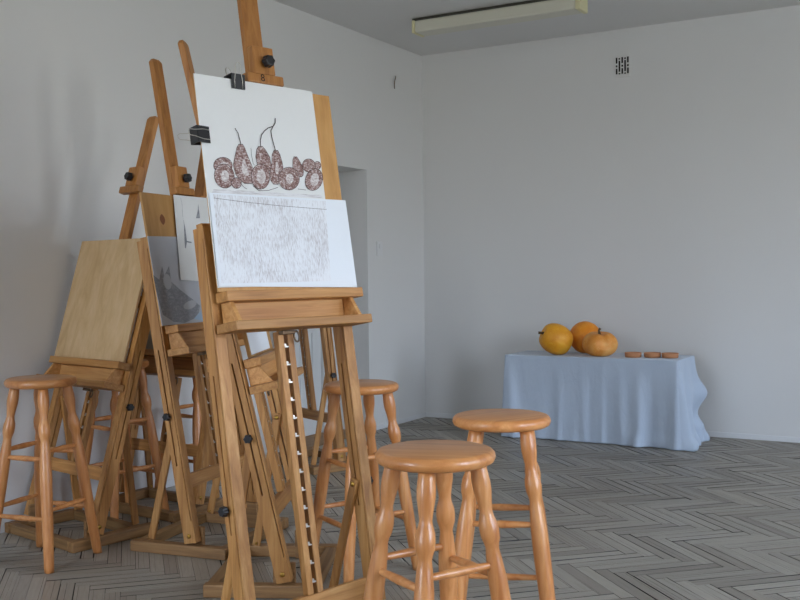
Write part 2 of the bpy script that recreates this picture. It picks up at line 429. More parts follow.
for i, (x, y, rz, lab) in enumerate(STOOLS):
    o = proto if i == 0 else copy_tree(proto)
    o.location = (x, y, 0); o.rotation_euler.z = math.radians(rz); o['label'] = lab; o['group'] = 'turned pine bar stools'
    if i in (3, 4): o.scale = (.96, .96, 1.028)

# ------------------------------------------------------------------ easels
HW = .2925
def easel(name_label, loc, rzdeg, tilt, vt, knob, mast_top, clamp_v, rail=(.195, .255), back=.30, front=-.175, foot=.22, sideknob=-1, eight=False, leg_top=1.287, clamp=True, back_left=None, bar=None, brackets=True):
    r = thing('easel', name_label, 'easel', (*loc, 0), math.radians(rzdeg), 'studio easels')
    ct, st = math.cos(tilt), math.sin(tilt)
    def T(u, v, w): return Vector((u, v*st-w*ct, .09+v*ct+w*st))
    def tb(mb, u0, u1, v0, v1, w0, w1): return mb.box((u0, v0, w0), (u1, v1, w1), lambda q: T(q.x, q.y, q.z))
    # base
    for s in (-1, 1):
        u0, u1 = (s*.292, s*.247) if s < 0 else (.247, .292)
        MB().box((u0, front, 0), (u1, (back_left or back) if s < 0 else back, .048)).build('runner', M['base'], r, .005)
        ub0, ub1 = (-.246, -.226) if s < 0 else (.226, .246)
        if brackets: MB().box((ub0, -.04, 0), (ub1, .045, .12)).build('bracket', M['base'], r, .004)
    for y in (front+.004, bar or back-.05):
        MB().box((-.2465, y, .001), (.2465, y+.045, .045)).build('crossbar', M['basex'], r, .004)
    # legs
    ws = [-.029, -.0085, -.0025, .0195, .0225, .029]
    lb = -.032
    vs = [lb, .06, .30, .80, leg_top-.05, leg_top-.012, leg_top]
    cells = {(i, j) for i in range(5) for j in range(6)}
    cells -= {(1, 2)}; cells -= {(3, j) for j in (1, 2, 3)}
    cells -= {(0, 5), (4, 5)}
    for s in (-1, 1):
        u0, u1 = (-HW, -.2505) if s < 0 else (.2505, HW)
        lg = MB().prism(cells, ws, vs, u0, u1, T).build('leg', M['easel_z'], r, .0022)
        # bolt at the foot, on both faces of the leg
        for sgn, uu in ((-1, u0), (1, u1)):
            bo = MB(); c0 = T(uu, 0, 0); bo.tube([c0, c0+Vector((sgn*.003, 0, 0)), c0+Vector((sgn*.0055, 0, 0))], [.0095, .009, .004], 12).build('bolt', M['brass'], lg)
        # strut from the runner to the slot, on the inside of the leg
        ui = -.2415 if s < 0 else .2415
        k0 = T(ui, knob, -.0055); f0 = Vector((ui, foot, .062))
        ax = (k0-f0).normalized()
        sb = MB().bar(f0-ax*.012, k0+ax*.018, .015, .034).build('strut', M['easel_z'], r, .004)
        bo = MB(); e = k0+Vector((-s*.0075, 0, 0)); bo.tube([e, e+Vector((-s*.004, 0, 0)), e+Vector((-s*.006, 0, 0))], [.0095, .009, .004], 12).build('bolt', M['brass'], sb)
        c0 = f0+Vector((-s*.0075, 0, 0)); bo = MB(); bo.tube([c0, c0+Vector((-s*.004, 0, 0))], .006, 12).build('bolt', M['brass'], sb)
        # knob on the outside
        kb = MB(); c = T(s*HW, knob, -.0055); X = Vector((s, 0, 0))
        kb.tube([c, c+X*.012], .007, 12)
        n = 24; pts = []
        ring0, ring1 = [], []
        for q in range(n):
            a = 2*math.pi*q/n; rad = .0165+.002*math.cos(6*a)
            d = Vector((0, math.cos(a)*rad, math.sin(a)*rad)); ring0.append(kb.bm.verts.new(c+X*.010+d)); ring1.append(kb.bm.verts.new(c+X*.028+d*.9))
        for q in range(n): kb.bm.faces.new((ring0[q], ring0[(q+1) % n], ring1[(q+1) % n], ring1[q]))
        kb.bm.faces.new(ring0); kb.bm.faces.new(ring1[::-1])
        kb.build('knob', M['black'], r, .002)
    # rails between the legs
    tb(MB(), -.2505, .2505, rail[0], rail[1], -.012, .012).build('lower_rail', M['easel_x'], r, .003)
    tb(MB(), -.2505, .2505, 1.0, 1.06, -.020, -.002).build('upper_rail', M['easel_x'], r, .003)
    # ratchet rail: two strips with a toothed metal rack between
    rb, rt = rail[1]+.001, vt-.141
    for s in (-1, 1):
        u0, u1 = (-.033, -.0085) if s < 0 else (.0085, .033)
        tb(MB(), u0, u1, rb, rt, -.013, .0145).build('ratchet_strip', M['easel_z'], r, .002)
    rk = MB(); vv = rb+.035
    tb(rk, -.0012, .0012, rb+.02, rt-.004, -.0117, -.0093)
    while vv < rt-.01:
        tb(rk, -.0084, .0084, vv, vv+.0045, -.0115, .0125); tb(rk, -.0080, .0015, vv+.0045, vv+.013, .0080, .0105); vv += .06
    rk.build('ratchet_rack', M['steel'], r)
    # tray: upper ledge, box and lower shelf
    tb(MB(), -.278, .300, vt-.043, vt-.010, .034, .100).build('tray_ledge', M['easel_x'], r, .003)
    tb(MB(), -.288, .288, vt-.140, vt-.110, .034, .142).build('tray_shelf', M['easel_x'], r, .003)
    bx = MB(); tb(bx, -.245, .245, vt-.1105, vt-.0425, .036, .048)
    for s in (-1, 1):
        u0, u1 = (-.262, -.246) if s < 0 else (.246, .262)
        a = [T(u0, vt-.1105, .036), T(u0, vt-.1105, .122), T(u0, vt-.0425, .084), T(u0, vt-.0425, .036)]
        b = [p+Vector((u1-u0, 0, 0)) for p in a]
        va, vb = [bx.bm.verts.new(p) for p in a], [bx.bm.verts.new(p) for p in b]
        bx.bm.faces.new(va); bx.bm.faces.new(vb[::-1])
        for q in range(4): bx.bm.faces.new((va[q], va[(q+1) % 4], vb[(q+1) % 4], vb[q]))
    bx.build('tray_box', M['box'], r, .002)
    # latch and pull ring under the tray
    lt = tb(MB(), -.030, .022, vt-.153, vt-.1405, .0155, .040).build('latch', M['iron'], r, .002)
    rg = MB(); cc = T(.034, vt-.162, .030)
    rg.tube([cc+Vector((.011*math.cos(a), .004*math.sin(a), .018*math.sin(a))) for a in [2*math.pi*q/20 for q in range(20)]], .0032, 8, close=True)
    rg.tube([T(.020, vt-.147, .028), T(.034, vt-.146, .030)], .003, 8)
    rg.build('pull_ring', M['iron'], lt)
    # mast with sliding clamp
    mm = MB(); u = .036; tp = mast_top
    tb(mm, -u, u, vt-.11, tp-.014, .008, .033)
    a = [T(-u, tp-.014, .008), T(u, tp-.014, .008), T(u, tp-.014, .033), T(-u, tp-.014, .033)]
    b = [T(-u*.6, tp, .012), T(u*.6, tp, .012), T(u*.6, tp, .029), T(-u*.6, tp, .029)]
    va, vb = [mm.bm.verts.new(p) for p in a], [mm.bm.verts.new(p) for p in b]
    mm.bm.faces.new(vb)
    for q in range(4): mm.bm.faces.new((va[q], va[(q+1) % 4], vb[(q+1) % 4], vb[q]))
    mm.build('mast', M['mast'], r, .003)
    if clamp:
        cv = clamp_v
        cl = tb(MB(), -.038, .050, cv-.0395, cv+.058, .034, .066).build('clamp_block', M['mast'], r, .004)
        lp = tb(MB(), -.074, .080, cv-.0745, cv-.040, .034, .070).build('clamp_lip', M['mast'], r, .005)
        kb = MB(); c = T(.008, cv, .066); N = T(0, 0, 1)-T(0, 0, 0); U = Vector((1, 0, 0)); V = T(0, 1, 0)-T(0, 0, 0)
        kb.tube([c, c+N*.012], .009, 12)
        n = 24; r0, r1 = [], []
        for q in range(n):
            a = 2*math.pi*q/n; rad = .021+.002*math.cos(6*a); d = U*math.cos(a)*rad+V*math.sin(a)*rad
            r0.append(kb.bm.verts.new(c+N*.010+d)); r1.append(kb.bm.verts.new(c+N*.034+d*.88))
        for q in range(n): kb.bm.faces.new((r0[q], r0[(q+1) % n], r1[(q+1) % n], r1[q]))
        kb.bm.faces.new(r0); kb.bm.faces.new(r1[::-1]); kb.build('clamp_knob', M['black'], cl, .003)
        if eight:
            t = bpy.data.curves.new('mark', 'FONT'); t.body = '8'; t.size = .036; t.extrude = .0002; t.align_x = 'CENTER'; t.align_y = 'CENTER'
            to = bpy.data.objects.new('tmp', t); C.objects.link(to)
            dg = bpy.context.evaluated_depsgraph_get(); me = bpy.data.meshes.new_from_object(to.evaluated_get(dg)); bpy.data.objects.remove(to)
            mo = link('number_mark', me, plain('black_marker', lin(30, 22, 18), .7), lp)
            mo['label'] = 'black painted figure 8'
            p = T(-.012, cv-.0572, .0705)
            mo.matrix_local = Matrix(((U.x, V.x, N.x, p.x), (U.y, V.y, N.y, p.y), (U.z, V.z, N.z, p.z), (0, 0, 0, 1)))
    return r, T
def plane_box(r, T, name, label, cat, mat, u0, u1, v0, v1, w0, w1, group=None, bevel=.0015):
    """a board or sheet standing on an easel: a thing of its own, in that easel's frame"""
    c = T((u0+u1)/2, v0, (w0+w1)/2)
    mb = MB().box((u0, v0, w0), (u1, v1, w1), lambda q: T(q.x, q.y, q.z)-c)
    o = mb.build(name, mat, None, bevel); place(o, r, c); tag(o, label, cat, group); return o
def place(o, r, c):
    q = Matrix.Rotation(r.rotation_euler.z, 3, 'Z') @ c
    o.location = Vector(r.location)+q; o.rotation_euler.z = r.rotation_euler.z
def binder_clip(label, r, T, p, along, out, grp='black binder clips'):
    """p: point on the sheet edge; along: direction of that edge; out: direction away from the sheet (both in easel u,v)"""
    o0 = T(*p); U, V, N = T(1, 0, 0)-T(0, 0, 0), T(0, 1, 0)-T(0, 0, 0), T(0, 0, 1)-T(0, 0, 0)
    A = U*along[0]+V*along[1]; O = U*out[0]+V*out[1]
    root = thing('binder_clip', label, 'clip', group=grp); place(root, r, o0)
    b = MB(); h = .027; KX = 1.35
    # spring steel body: triangular channel gripping board and paper
    prof = [(-.024, .0040), (.012, .0105), (.0135, .009), (.0135, -.033), (.012, -.0345), (-.024, -.0235), (-.024, -.0218), (.0105, -.032), (.0105, .0082), (-.024, .0022)]
    va = [b.bm.verts.new(O*x*KX+N*z-A*h) for x, z in prof]; vb = [b.bm.verts.new(O*x*KX+N*z+A*h) for x, z in prof]
    n = len(prof)
    for i in range(n): b.bm.faces.new((va[i], va[(i+1) % n], vb[(i+1) % n], vb[i]))
    b.bm.faces.new(va); b.bm.faces.new(vb[::-1])
    b.build('body', M['black'], root)
    for z0, zt in ((.0055, .016), (-.025, -.045)):
        hh = MB(); pts = [(-.022, -.012), (-.004, -.0125), (.022, -.008), (.036, -.0075), (.041, -.003), (.041, .003), (.036, .0075), (.022, .008), (-.004, .0125), (-.022, .012)]
        hh.tube([O*x*KX+A*y*1.3+N*(z0+(zt-z0)*max(0, (x+.022)/.063)) for x, y in pts], .0013, 6).build('handle', M['steel'], root)
    return root
FRUITS = [[(-0.178,0.4049),(-0.1809,0.3965),(-0.1871,0.3887),(-0.196,0.3823),(-0.2066,0.3778),(-0.2179,0.3758),(-0.2289,0.3764),(-0.2383,0.3796),(-0.2454,0.3849),(-0.2495,0.392),(-0.2502,0.4),(-0.2473,0.4083),(-0.2413,0.4161),(-0.2326,0.4225),(-0.2221,0.427),(-0.2107,0.4291),(-0.1997,0.4287),(-0.1901,0.4256),(-0.1828,0.4202),(-0.1786,0.4131)],
 [(0.2049,0.4311),(0.2035,0.4268),(0.2006,0.4228),(0.1966,0.4195),(0.1919,0.4172),(0.1869,0.4162),(0.1821,0.4166),(0.178,0.4182),(0.175,0.4211),(0.1734,0.4247),(0.1733,0.4289),(0.1747,0.4333),(0.1775,0.4372),(0.1815,0.4405),(0.1862,0.4428),(0.1912,0.4438),(0.196,0.4435),(0.2001,0.4419),(0.2032,0.439),(0.2048,0.4353)],
 [(0.1788,0.4293),(0.1762,0.4221),(0.171,0.4153),(0.1637,0.4098),(0.155,0.406),(0.1458,0.4043),(0.1369,0.4048),(0.1293,0.4076),(0.1237,0.4122),(0.1205,0.4183),(0.1202,0.4253),(0.1227,0.4325),(0.1278,0.4392),(0.135,0.4448),(0.1437,0.4486),(0.1529,0.4504),(0.1618,0.4499),(0.1696,0.4472),(0.1753,0.4426),(0.1785,0.4364)],
 [(-0.1416,0.478),(-0.1514,0.4651),(-0.1603,0.4409),(-0.173,0.4066),(-0.1676,0.377),(-0.1527,0.3579),(-0.1364,0.3481),(-0.107,0.3497),(-0.0907,0.3615),(-0.0894,0.3818),(-0.0999,0.4116),(-0.1116,0.4446),(-0.1189,0.4677),(-0.1253,0.4794)],
 [(-0.0618,0.4771),(-0.071,0.4648),(-0.077,0.4404),(-0.075,0.4133),(-0.073,0.3931),(-0.0258,0.3961),(-0.0176,0.4173),(-0.0196,0.4447),(-0.0339,0.4677),(-0.0449,0.4785)],
 [(0.0017,0.4685),(-0.0083,0.4525),(-0.0132,0.4245),(-0.026,0.3892),(-0.0269,0.3651),(-0.017,0.352),(0.0035,0.3531),(0.0177,0.3677),(0.0326,0.3929),(0.0317,0.4276),(0.0263,0.4551),(0.019,0.4698)],
 [(0.0861,0.4526),(0.08,0.4416),(0.0774,0.4238),(0.075,0.4026),(0.0889,0.3894),(0.0988,0.3844),(0.1095,0.385),(0.1176,0.3912),(0.1216,0.4056),(0.1168,0.4265),(0.1069,0.4435),(0.1005,0.4536)],
 [(-0.1756,0.3763),(-0.1762,0.3639),(-0.1806,0.3518),(-0.1884,0.3414),(-0.1986,0.3335),(-0.2104,0.329),(-0.2224,0.3283),(-0.2337,0.3314),(-0.243,0.338),(-0.2495,0.3474),(-0.2526,0.3588),(-0.252,0.371),(-0.2477,0.3829),(-0.2402,0.3934),(-0.2301,0.4013),(-0.2185,0.406),(-0.2063,0.4069),(-0.195,0.404),(-0.1854,0.3974),(-0.1787,0.3879)],
 [(-0.1501,0.348),(-0.1518,0.3426),(-0.1552,0.3375),(-0.16,0.3335),(-0.1657,0.3307),(-0.1717,0.3296),(-0.1775,0.3301),(-0.1825,0.3323),(-0.1862,0.3359),(-0.1882,0.3406),(-0.1884,0.3459),(-0.1868,0.3513),(-0.1834,0.3563),(-0.1786,0.3604),(-0.173,0.3632),(-0.1669,0.3644),(-0.1611,0.3639),(-0.1561,0.3617),(-0.1523,0.3581),(-0.1503,0.3534)],
 [(-0.0295,0.3766),(-0.0333,0.3633),(-0.0406,0.3511),(-0.0505,0.3412),(-0.0622,0.3346),(-0.0743,0.3319),(-0.0858,0.3333),(-0.0956,0.3388),(-0.1026,0.3477),(-0.1063,0.3591),(-0.1063,0.372),(-0.1026,0.3852),(-0.0956,0.3973),(-0.0858,0.4073),(-0.0743,0.414),(-0.0621,0.417),(-0.0505,0.4157),(-0.0405,0.4103),(-0.0333,0.4014),(-0.0295,0.3898)],
 [(0.0986,0.3773),(0.0944,0.3649),(0.0861,0.3535),(0.0746,0.3442),(0.0609,0.3379),(0.0465,0.3353),(0.0328,0.3365),(0.021,0.3414),(0.0123,0.3495),(0.0076,0.36),(0.0072,0.3719),(0.0111,0.3841),(0.0191,0.3955),(0.0304,0.4048),(0.0439,0.4112),(0.0584,0.4141),(0.0723,0.4131),(0.0843,0.4083),(0.0933,0.4002),(0.0982,0.3895)],
 [(0.1992,0.3693),(0.1903,0.3578),(0.1788,0.3484),(0.1659,0.3418),(0.153,0.3388),(0.1413,0.3396),(0.1318,0.3441),(0.1255,0.3518),(0.123,0.362),(0.1245,0.3737),(0.1299,0.3858),(0.1386,0.3972),(0.1499,0.4067),(0.1627,0.4134),(0.1757,0.4166),(0.1876,0.416),(0.1973,0.4116),(0.2038,0.4039),(0.2064,0.3935),(0.2048,0.3816)]]
STEMS = [[(-0.1338,0.4779),(-0.1369,0.4965),(-0.1405,0.5164),(-0.1486,0.5278),(-0.1504,0.5317)],
 [(-0.0536,0.4777),(-0.0512,0.5006),(-0.0436,0.5185),(-0.0297,0.5335),(-0.0127,0.5455),(0.0097,0.5533),(0.0221,0.5678),(0.0235,0.5833)],
 [(0.0084,0.4689),(0.0032,0.4914),(-0.0014,0.5188),(-0.002,0.5375),(0.0085,0.5511)],
 [(-0.0944,0.4696),(-0.0961,0.4457),(-0.0928,0.4175),(-0.0888,0.411)],
 [(-0.1559,0.3476),(-0.1381,0.3319),(-0.1305,0.3289)],
 [(-0.1045,0.3404),(-0.082,0.326),(-0.0444,0.3279),(-0.0002,0.3411)],
 [(0.0864,0.34),(0.1218,0.3383)]]
HATCH = [(-0.2677,0.3042),(0.2026,0.3018),(0.1826,0.0184),(-0.2749,0.0166)]
LOWER = [(-0.2797,0.3081),(0.2971,0.3078),(0.3042,-0.0082),(-0.2866,0.0063)]
BANDHATCH = [(-0.2605,0.3224),(0.1926,0.324),(0.1955,0.3134),(-0.2699,0.3089)]
MASS = [(-0.3452,0.2269),(-0.3043,0.205),(-0.2681,0.2656),(-0.2624,0.222),(-0.2155,0.2657),(-0.2175,0.1952),(-0.159,0.1587),(-0.0763,0.1161),(-0.021,0.0824),(-0.0392,0.0511),(-0.0881,0.0262),(-0.1644,0.0121),(-0.2469,0.0208),(-0.3191,0.0546),(-0.3388,0.1369)]
PALE1 = [(-0.0449,0.1003),(-0.0487,0.0903),(-0.0665,0.0803),(-0.0933,0.0729),(-0.1218,0.0702),(-0.1444,0.0726),(-0.1552,0.0796),(-0.1515,0.0893),(-0.1344,0.0992),(-0.108,0.1067),(-0.0794,0.1097),(-0.0562,0.1074)]
PALE2 = [(-0.2171,0.1987),(-0.2203,0.181),(-0.2309,0.1673),(-0.2459,0.1613),(-0.2613,0.1645),(-0.273,0.1759),(-0.2779,0.1926),(-0.2747,0.21),(-0.2644,0.2237),(-0.2495,0.2299),(-0.234,0.227),(-0.2221,0.2155)]
BLUE1 = [(-0.0881,0.0262),(-0.02,0.0595),(-0.0178,0.0136)]
SHEET2 = [(-0.0646,0.5882),(0.1927,0.6059),(-0.1146,0.2013),(-0.0161,0.1909)]
STROKE = [(-0.0085,0.4856),(-0.0059,0.4672),(-0.0236,0.3836),(-0.0309,0.3467),(-0.0241,0.3422),(-0.0057,0.3749),(-0.0021,0.4396)]
STROKE2 = [(0.1397,0.5544),(0.1245,0.5203),(0.1007,0.486),(0.1358,0.4876)]
DASH = [(-0.0182,0.3746),(0.0306,0.3711)]
# ------------------------------------------------------------------ papers and drawings
def papermat(name, col): return plain(name, col, .75, var=.03, scale=60)
M['paper'] = papermat('white_paper', lin(228, 229, 228))
M['paper2'] = papermat('bluish_paper', lin(232, 237, 243))
M['greypaper'] = papermat('grey_paper', lin(186, 189, 196))
def scribble(name, dark, mid, light, scale=1.0):
    t = NT(name)
    v = t.coord((60*scale, 60*scale, 60*scale)); n1 = t.noise(v, 1.0, 4, .7, 2.2); n2 = t.noise(t.coord((90*scale, 90*scale, 320*scale), rot=(0, .5, .4)), 1.0, 3, .6, 1.0)
    c = t.ramp(t.math('MULTIPLY_ADD', n2, .5, t.math('MULTIPLY', n1, .5)), [(.36, dark), (.5, mid), (.62, light)])
    t.set(c, .8); return t.m
M['pear'] = scribble('brown_ink_scribble', lin(88, 56, 52), lin(144, 112, 106), lin(222, 214, 212))
M['pearl'] = scribble('pale_ink_scribble', lin(150, 122, 118), lin(206, 198, 196), lin(232, 230, 228), .8)
M['ink'] = plain('dark_brown_ink', lin(62, 44, 44), .8)
def hatch(name, ink, paper, sx, sz, lo, hi):
    t = NT(name); n = t.noise(t.coord((sx, sx, sz)), 1.0, 4, .65, .3); n2 = t.noise(t.coord((9, 9, 9)), 1.0, 3)
    c = t.ramp(t.math('MULTIPLY_ADD', n2, .35, t.math('MULTIPLY', n, .8)), [(lo, ink), (hi, paper)])
    t.set(c, .8); return t.m
M['hatch'] = hatch('vertical_pen_hatching', lin(170, 162, 162), lin(232, 235, 240), 300, 5, .33, .60)
M['hhatch'] = hatch('horizontal_pen_hatching', lin(150, 140, 140), lin(226, 226, 228), 20, 420, .38, .58)
M['graph'] = scribble('graphite_shading', lin(126, 129, 135), lin(140, 143, 149), lin(158, 161, 167), .35)
M['graphl'] = papermat('pale_graphite', lin(178, 180, 185))
M['blue'] = papermat('pale_blue_wash', lin(168, 192, 214))

def flat(mb, pts, T, c, v0, w, mi): mb.poly([T(a, b+v0, w)-c for a, b in pts], mi)
def stroke(mb, pts, T, c, v0, w, wd, mi):
    L, Rr = [], []
    for i, p in enumerate(pts):
        q = pts[min(i+1, len(pts)-1)]; o = pts[max(i-1, 0)]; dx, dy = q[0]-o[0], q[1]-o[1]; l = math.hypot(dx, dy) or 1
        L.append((p[0]-dy/l*wd, p[1]+dx/l*wd)); Rr.append((p[0]+dy/l*wd, p[1]-dx/l*wd))
    for i in range(len(pts)-1): flat(mb, [L[i], L[i+1], Rr[i+1], Rr[i]], T, c, v0, w, mi)
def grow(pts, d):
    cx = sum(p[0] for p in pts)/len(pts); cy = sum(p[1] for p in pts)/len(pts)
    return [(x+d*(x-cx)/math.hypot(x-cx, y-cy), y+d*(y-cy)/math.hypot(x-cx, y-cy)) for x, y in pts]

# E1: the big easel with the pear drawing
E1, T1 = easel('big pine easel in front holding the brown pear drawing', (-1.891, 2.693), 75.2, .163, 1.0666, .377, 2.26, 1.842,
               rail=(-.035, .055), back=.25, foot=.188, eight=True)
V1 = 1.0666
plane_box(E1, T1, 'drawing_board', 'plywood drawing board behind the pear drawing on the big easel', 'board', M['plyd'], -.282, .289, V1-.009, V1+.694, .0520, .0620)
def sheet(r, T, name, label, quad, v0, w, th, mats, draw):
    c = T(sum(p[0] for p in quad)/4, v0+min(p[1] for p in quad), w)
    mb = MB(); a = [mb.bm.verts.new(T(u, v+v0, w)-c) for u, v in quad]; b = [mb.bm.verts.new(T(u, v+v0, w-th)-c) for u, v in quad]
    mb.bm.faces.new(a); mb.bm.faces.new(b[::-1])
    for i in range(4): mb.bm.faces.new((a[i], a[(i+1) % 4], b[(i+1) % 4], b[i]))
    bmesh.ops.recalc_face_normals(mb.bm, faces=mb.bm.faces[:])
    if draw: draw(mb, c)
    o = mb.build(name, mats, None, fix=False); place(o, r, c); tag(o, label, 'drawing'); return o
def draw_pears(mb, c):
    w = .0653; k = 0
    flat(mb, BANDHATCH, T1, c, V1, w, 3)
    for p in FRUITS:
        k += 1
        flat(mb, grow(p, .0017), T1, c, V1, w+.00012*k, 2); flat(mb, grow(p, -.0002), T1, c, V1, w+.00012*k+.00006, 1)
        if k in (4, 8, 10, 11, 12, 1, 6):                              # lighter middle left by the pen
            sc = {4: .42, 8: .5, 10: .6, 11: .45, 12: .62, 1: .5, 6: .35}[k]; cx = sum(q[0] for q in p)/len(p); cy = sum(q[1] for q in p)/len(p)
            if k == 4: cy -= .02
            flat(mb, [(cx+(x-cx)*sc*.8+.003, cy+(y-cy)*sc) for x, y in p], T1, c, V1, w+.00012*k+.00009, 4)
    for i, p in enumerate(STEMS): stroke(mb, p, T1, c, V1, w+.0019, .0016 if i < 3 else .0008, 2)
sheet(E1, T1, 'pear_drawing', 'white sheet with brown ink pears clipped to the big easel', [(-.2865, .005), (.2075, .005), (.2075, .700), (-.2865, .700)], V1, .0650, .0025,
      [M['paper'], M['pear'], M['ink'], M['hhatch'], M['pearl']], draw_pears)
def draw_hatch(mb, c):
    flat(mb, HATCH, T1, c, V1, .0697, 1); stroke(mb, [(-.2677, .292), (-.15, .284), (.0, .277), (.2026, .272)], T1, c, V1, .0700, .0006, 2)
sheet(E1, T1, 'hatched_drawing', 'wide white sheet with faint vertical hatching below the brown pears', [(-.2845, .008), (.3025, -.006), (.2985, .309), (-.2825, .309)], V1, .0695, .0012,
      [M['paper2'], M['hatch'], M['ink']], draw_hatch)
binder_clip('black binder clip on the left edge of the pear drawing', E1, T1, (-.2868, V1+.499, .065), (0, 1), (-1, 0))
binder_clip('black binder clip on the top edge of the pear drawing', E1, T1, (-.118, V1+.700, .065), (1, 0), (0, 1))

# E2: behind it, the grey drawing
E2, T2 = easel('pine easel left of the big easel holding the grey still life drawing', (-2.949, 3.499), 99.3, .163, .905, .514, 2.119, 1.555)
V2 = .889
plane_box(E2, T2, 'drawing_board', 'knotted orange pine board above the grey drawing', 'board', M['plyd'], -.334, .25, V2+.007, V2+.583, .050, .060)
KN = [(-.205+.016*math.cos(q)*(1+.25*math.cos(2*q)), .470+.024*math.sin(q)) for q in [2*math.pi*k/16 for k in range(16)]]
M['knot'] = plain('pine_knot', lin(126, 72, 32), .6)
b2 = bpy.data.objects['drawing_board.001']                            # the dark knot in the pine, part of the board's face
kb = MB(); c2 = T2((-.334+.25)/2, V2+.007, .055); flat(kb, KN, T2, c2, V2, .0604, 0)
kb.build('knot', M['knot'], b2, fix=False)
def draw_grey(mb, c):
    w = .0632; flat(mb, MASS, T2, c, V2, w, 1); flat(mb, PALE1, T2, c, V2, w+.0004, 2); flat(mb, PALE2, T2, c, V2, w+.0004, 2); flat(mb, BLUE1, T2, c, V2, w+.0004, 3)
sheet(E2, T2, 'still_life_drawing', 'grey sheet with a dark graphite still life of fruit', [(-.336, .009), (.16, .009), (.16, .400), (-.340, .392)], V2, .063, .0022,
      [M['greypaper'], M['graph'], M['graphl'], M['blue']], draw_grey)
def draw_strokes(mb, c):
    sh = lambda P: [(x-.047, y) for x, y in P]
    flat(mb, sh(STROKE), T2, c, V2, .0693, 1); flat(mb, sh(STROKE2), T2, c, V2, .0693, 1); stroke(mb, sh(DASH), T2, c, V2, .0693, .003, 1)
    stroke(mb, sh([(-.0085, .4856), (.002, .54), (.0, .575)]), T2, c, V2, .0693, .0008, 1)
sheet(E2, T2, 'plant_sketch', 'narrow white sheet with thin grey leaf strokes hanging over the grey drawing', [(-.150, .2013), (.14, .188), (.19, .588), (-.101, .585)], V2, .069, .0012,
      [M['paper'], M['graph']], draw_strokes)
# E3: seen from its side
E3, T3 = easel('pine easel seen from the side, directly behind the big easel', (-2.3505, 3.2194), 116, .215, .812, .518, 2.075, 1.75, front=-.13, foot=.21)
V3 = .812
plane_box(E3, T3, 'drawing_board', 'pine board on the side-on easel, just visible under the big tray', 'board', M['plyd'], -.20, .22, V3-.009, V3+.56, .036, .050)
sheet(E3, T3, 'paper_sheet', 'bluish white paper glimpsed below the tray of the big easel', [(-.195, .0), (.15, .0), (.15, .50), (-.195, .50)], V3, .053, .0012, [M['paper2']], None)
# E4: blank board at far left
E4, T4 = easel('pine easel at far left holding the blank plywood board', (-3.650, 3.1995), -10.5, .288, .738, .538, 1.97, 1.632, front=-.135, back_left=.23, bar=.20)
plane_box(E4, T4, 'drawing_board', 'blank pale plywood drawing board leaning on the far left easel', 'board', M['ply'], -.318, .265, .7295, 1.323, .042, .0545)
# E5: far back by the door
E5, T5 = easel('empty pine easel furthest back in front of the white door', (-3.603, 5.172), 156, .115, .93, .50, 1.85, 1.6, leg_top=1.2, back=.2, foot=.17)
# E6: behind the grey drawing
E6, T6 = easel('shaded pine easel against the left wall behind the blank board', (-3.64, 3.81), -3, .228, .730, .52, 2.03, 1.5, back=.2, foot=.165, brackets=False)
plane_box(E6, T6, 'drawing_board', 'grey board in shade on the easel against the left wall', 'board', plain('grey_cardboard', lin(150, 138, 122), .8), -.27, .27, .7225, 1.17, .036, .050)
# ------------------------------------------------------------------ still life table
TX0, TX1, TY0, TY1, TZ = -2.975, -1.725, 6.655, 7.09, .592
tbl = thing('low_table', 'low wooden table hidden under the blue cloth at the back wall', 'table', ((TX0+TX1)/2, (TY0+TY1)/2, 0))
hx, hy = (TX1-TX0)/2-.012, (TY1-TY0)/2-.012
MB().box((-hx, -hy, TZ-.034), (hx, hy, TZ-.004)).build('table_top', M['easel_x'], tbl, .004)
for sx in (-1, 1):
    for sy in (-1, 1):
        x, y = sx*(hx-.04), sy*(hy-.04); MB().box((x-.022, y-.022, 0), (x+.022, y+.022, TZ-.034)).build('leg', M['easel_z'], tbl, .003)
M['cloth'] = None
t = NT('pale_blue_cotton'); n = t.noise(t.coord((1, 1, 1)), 6, 4); wv = t.noise(t.coord((900, 900, 900)), 1, 2)
t.set(t.mix(t.math('MULTIPLY', n, .3), lin(190, 203, 220), lin(174, 189, 208)), .85); t.bump(t.noise(t.coord((9, 9, 3)), 2.0, 4, .6, .6), .35, .012)
t.b.inputs['Sheen Weight'].default_value = .2
M['cloth'] = t.m
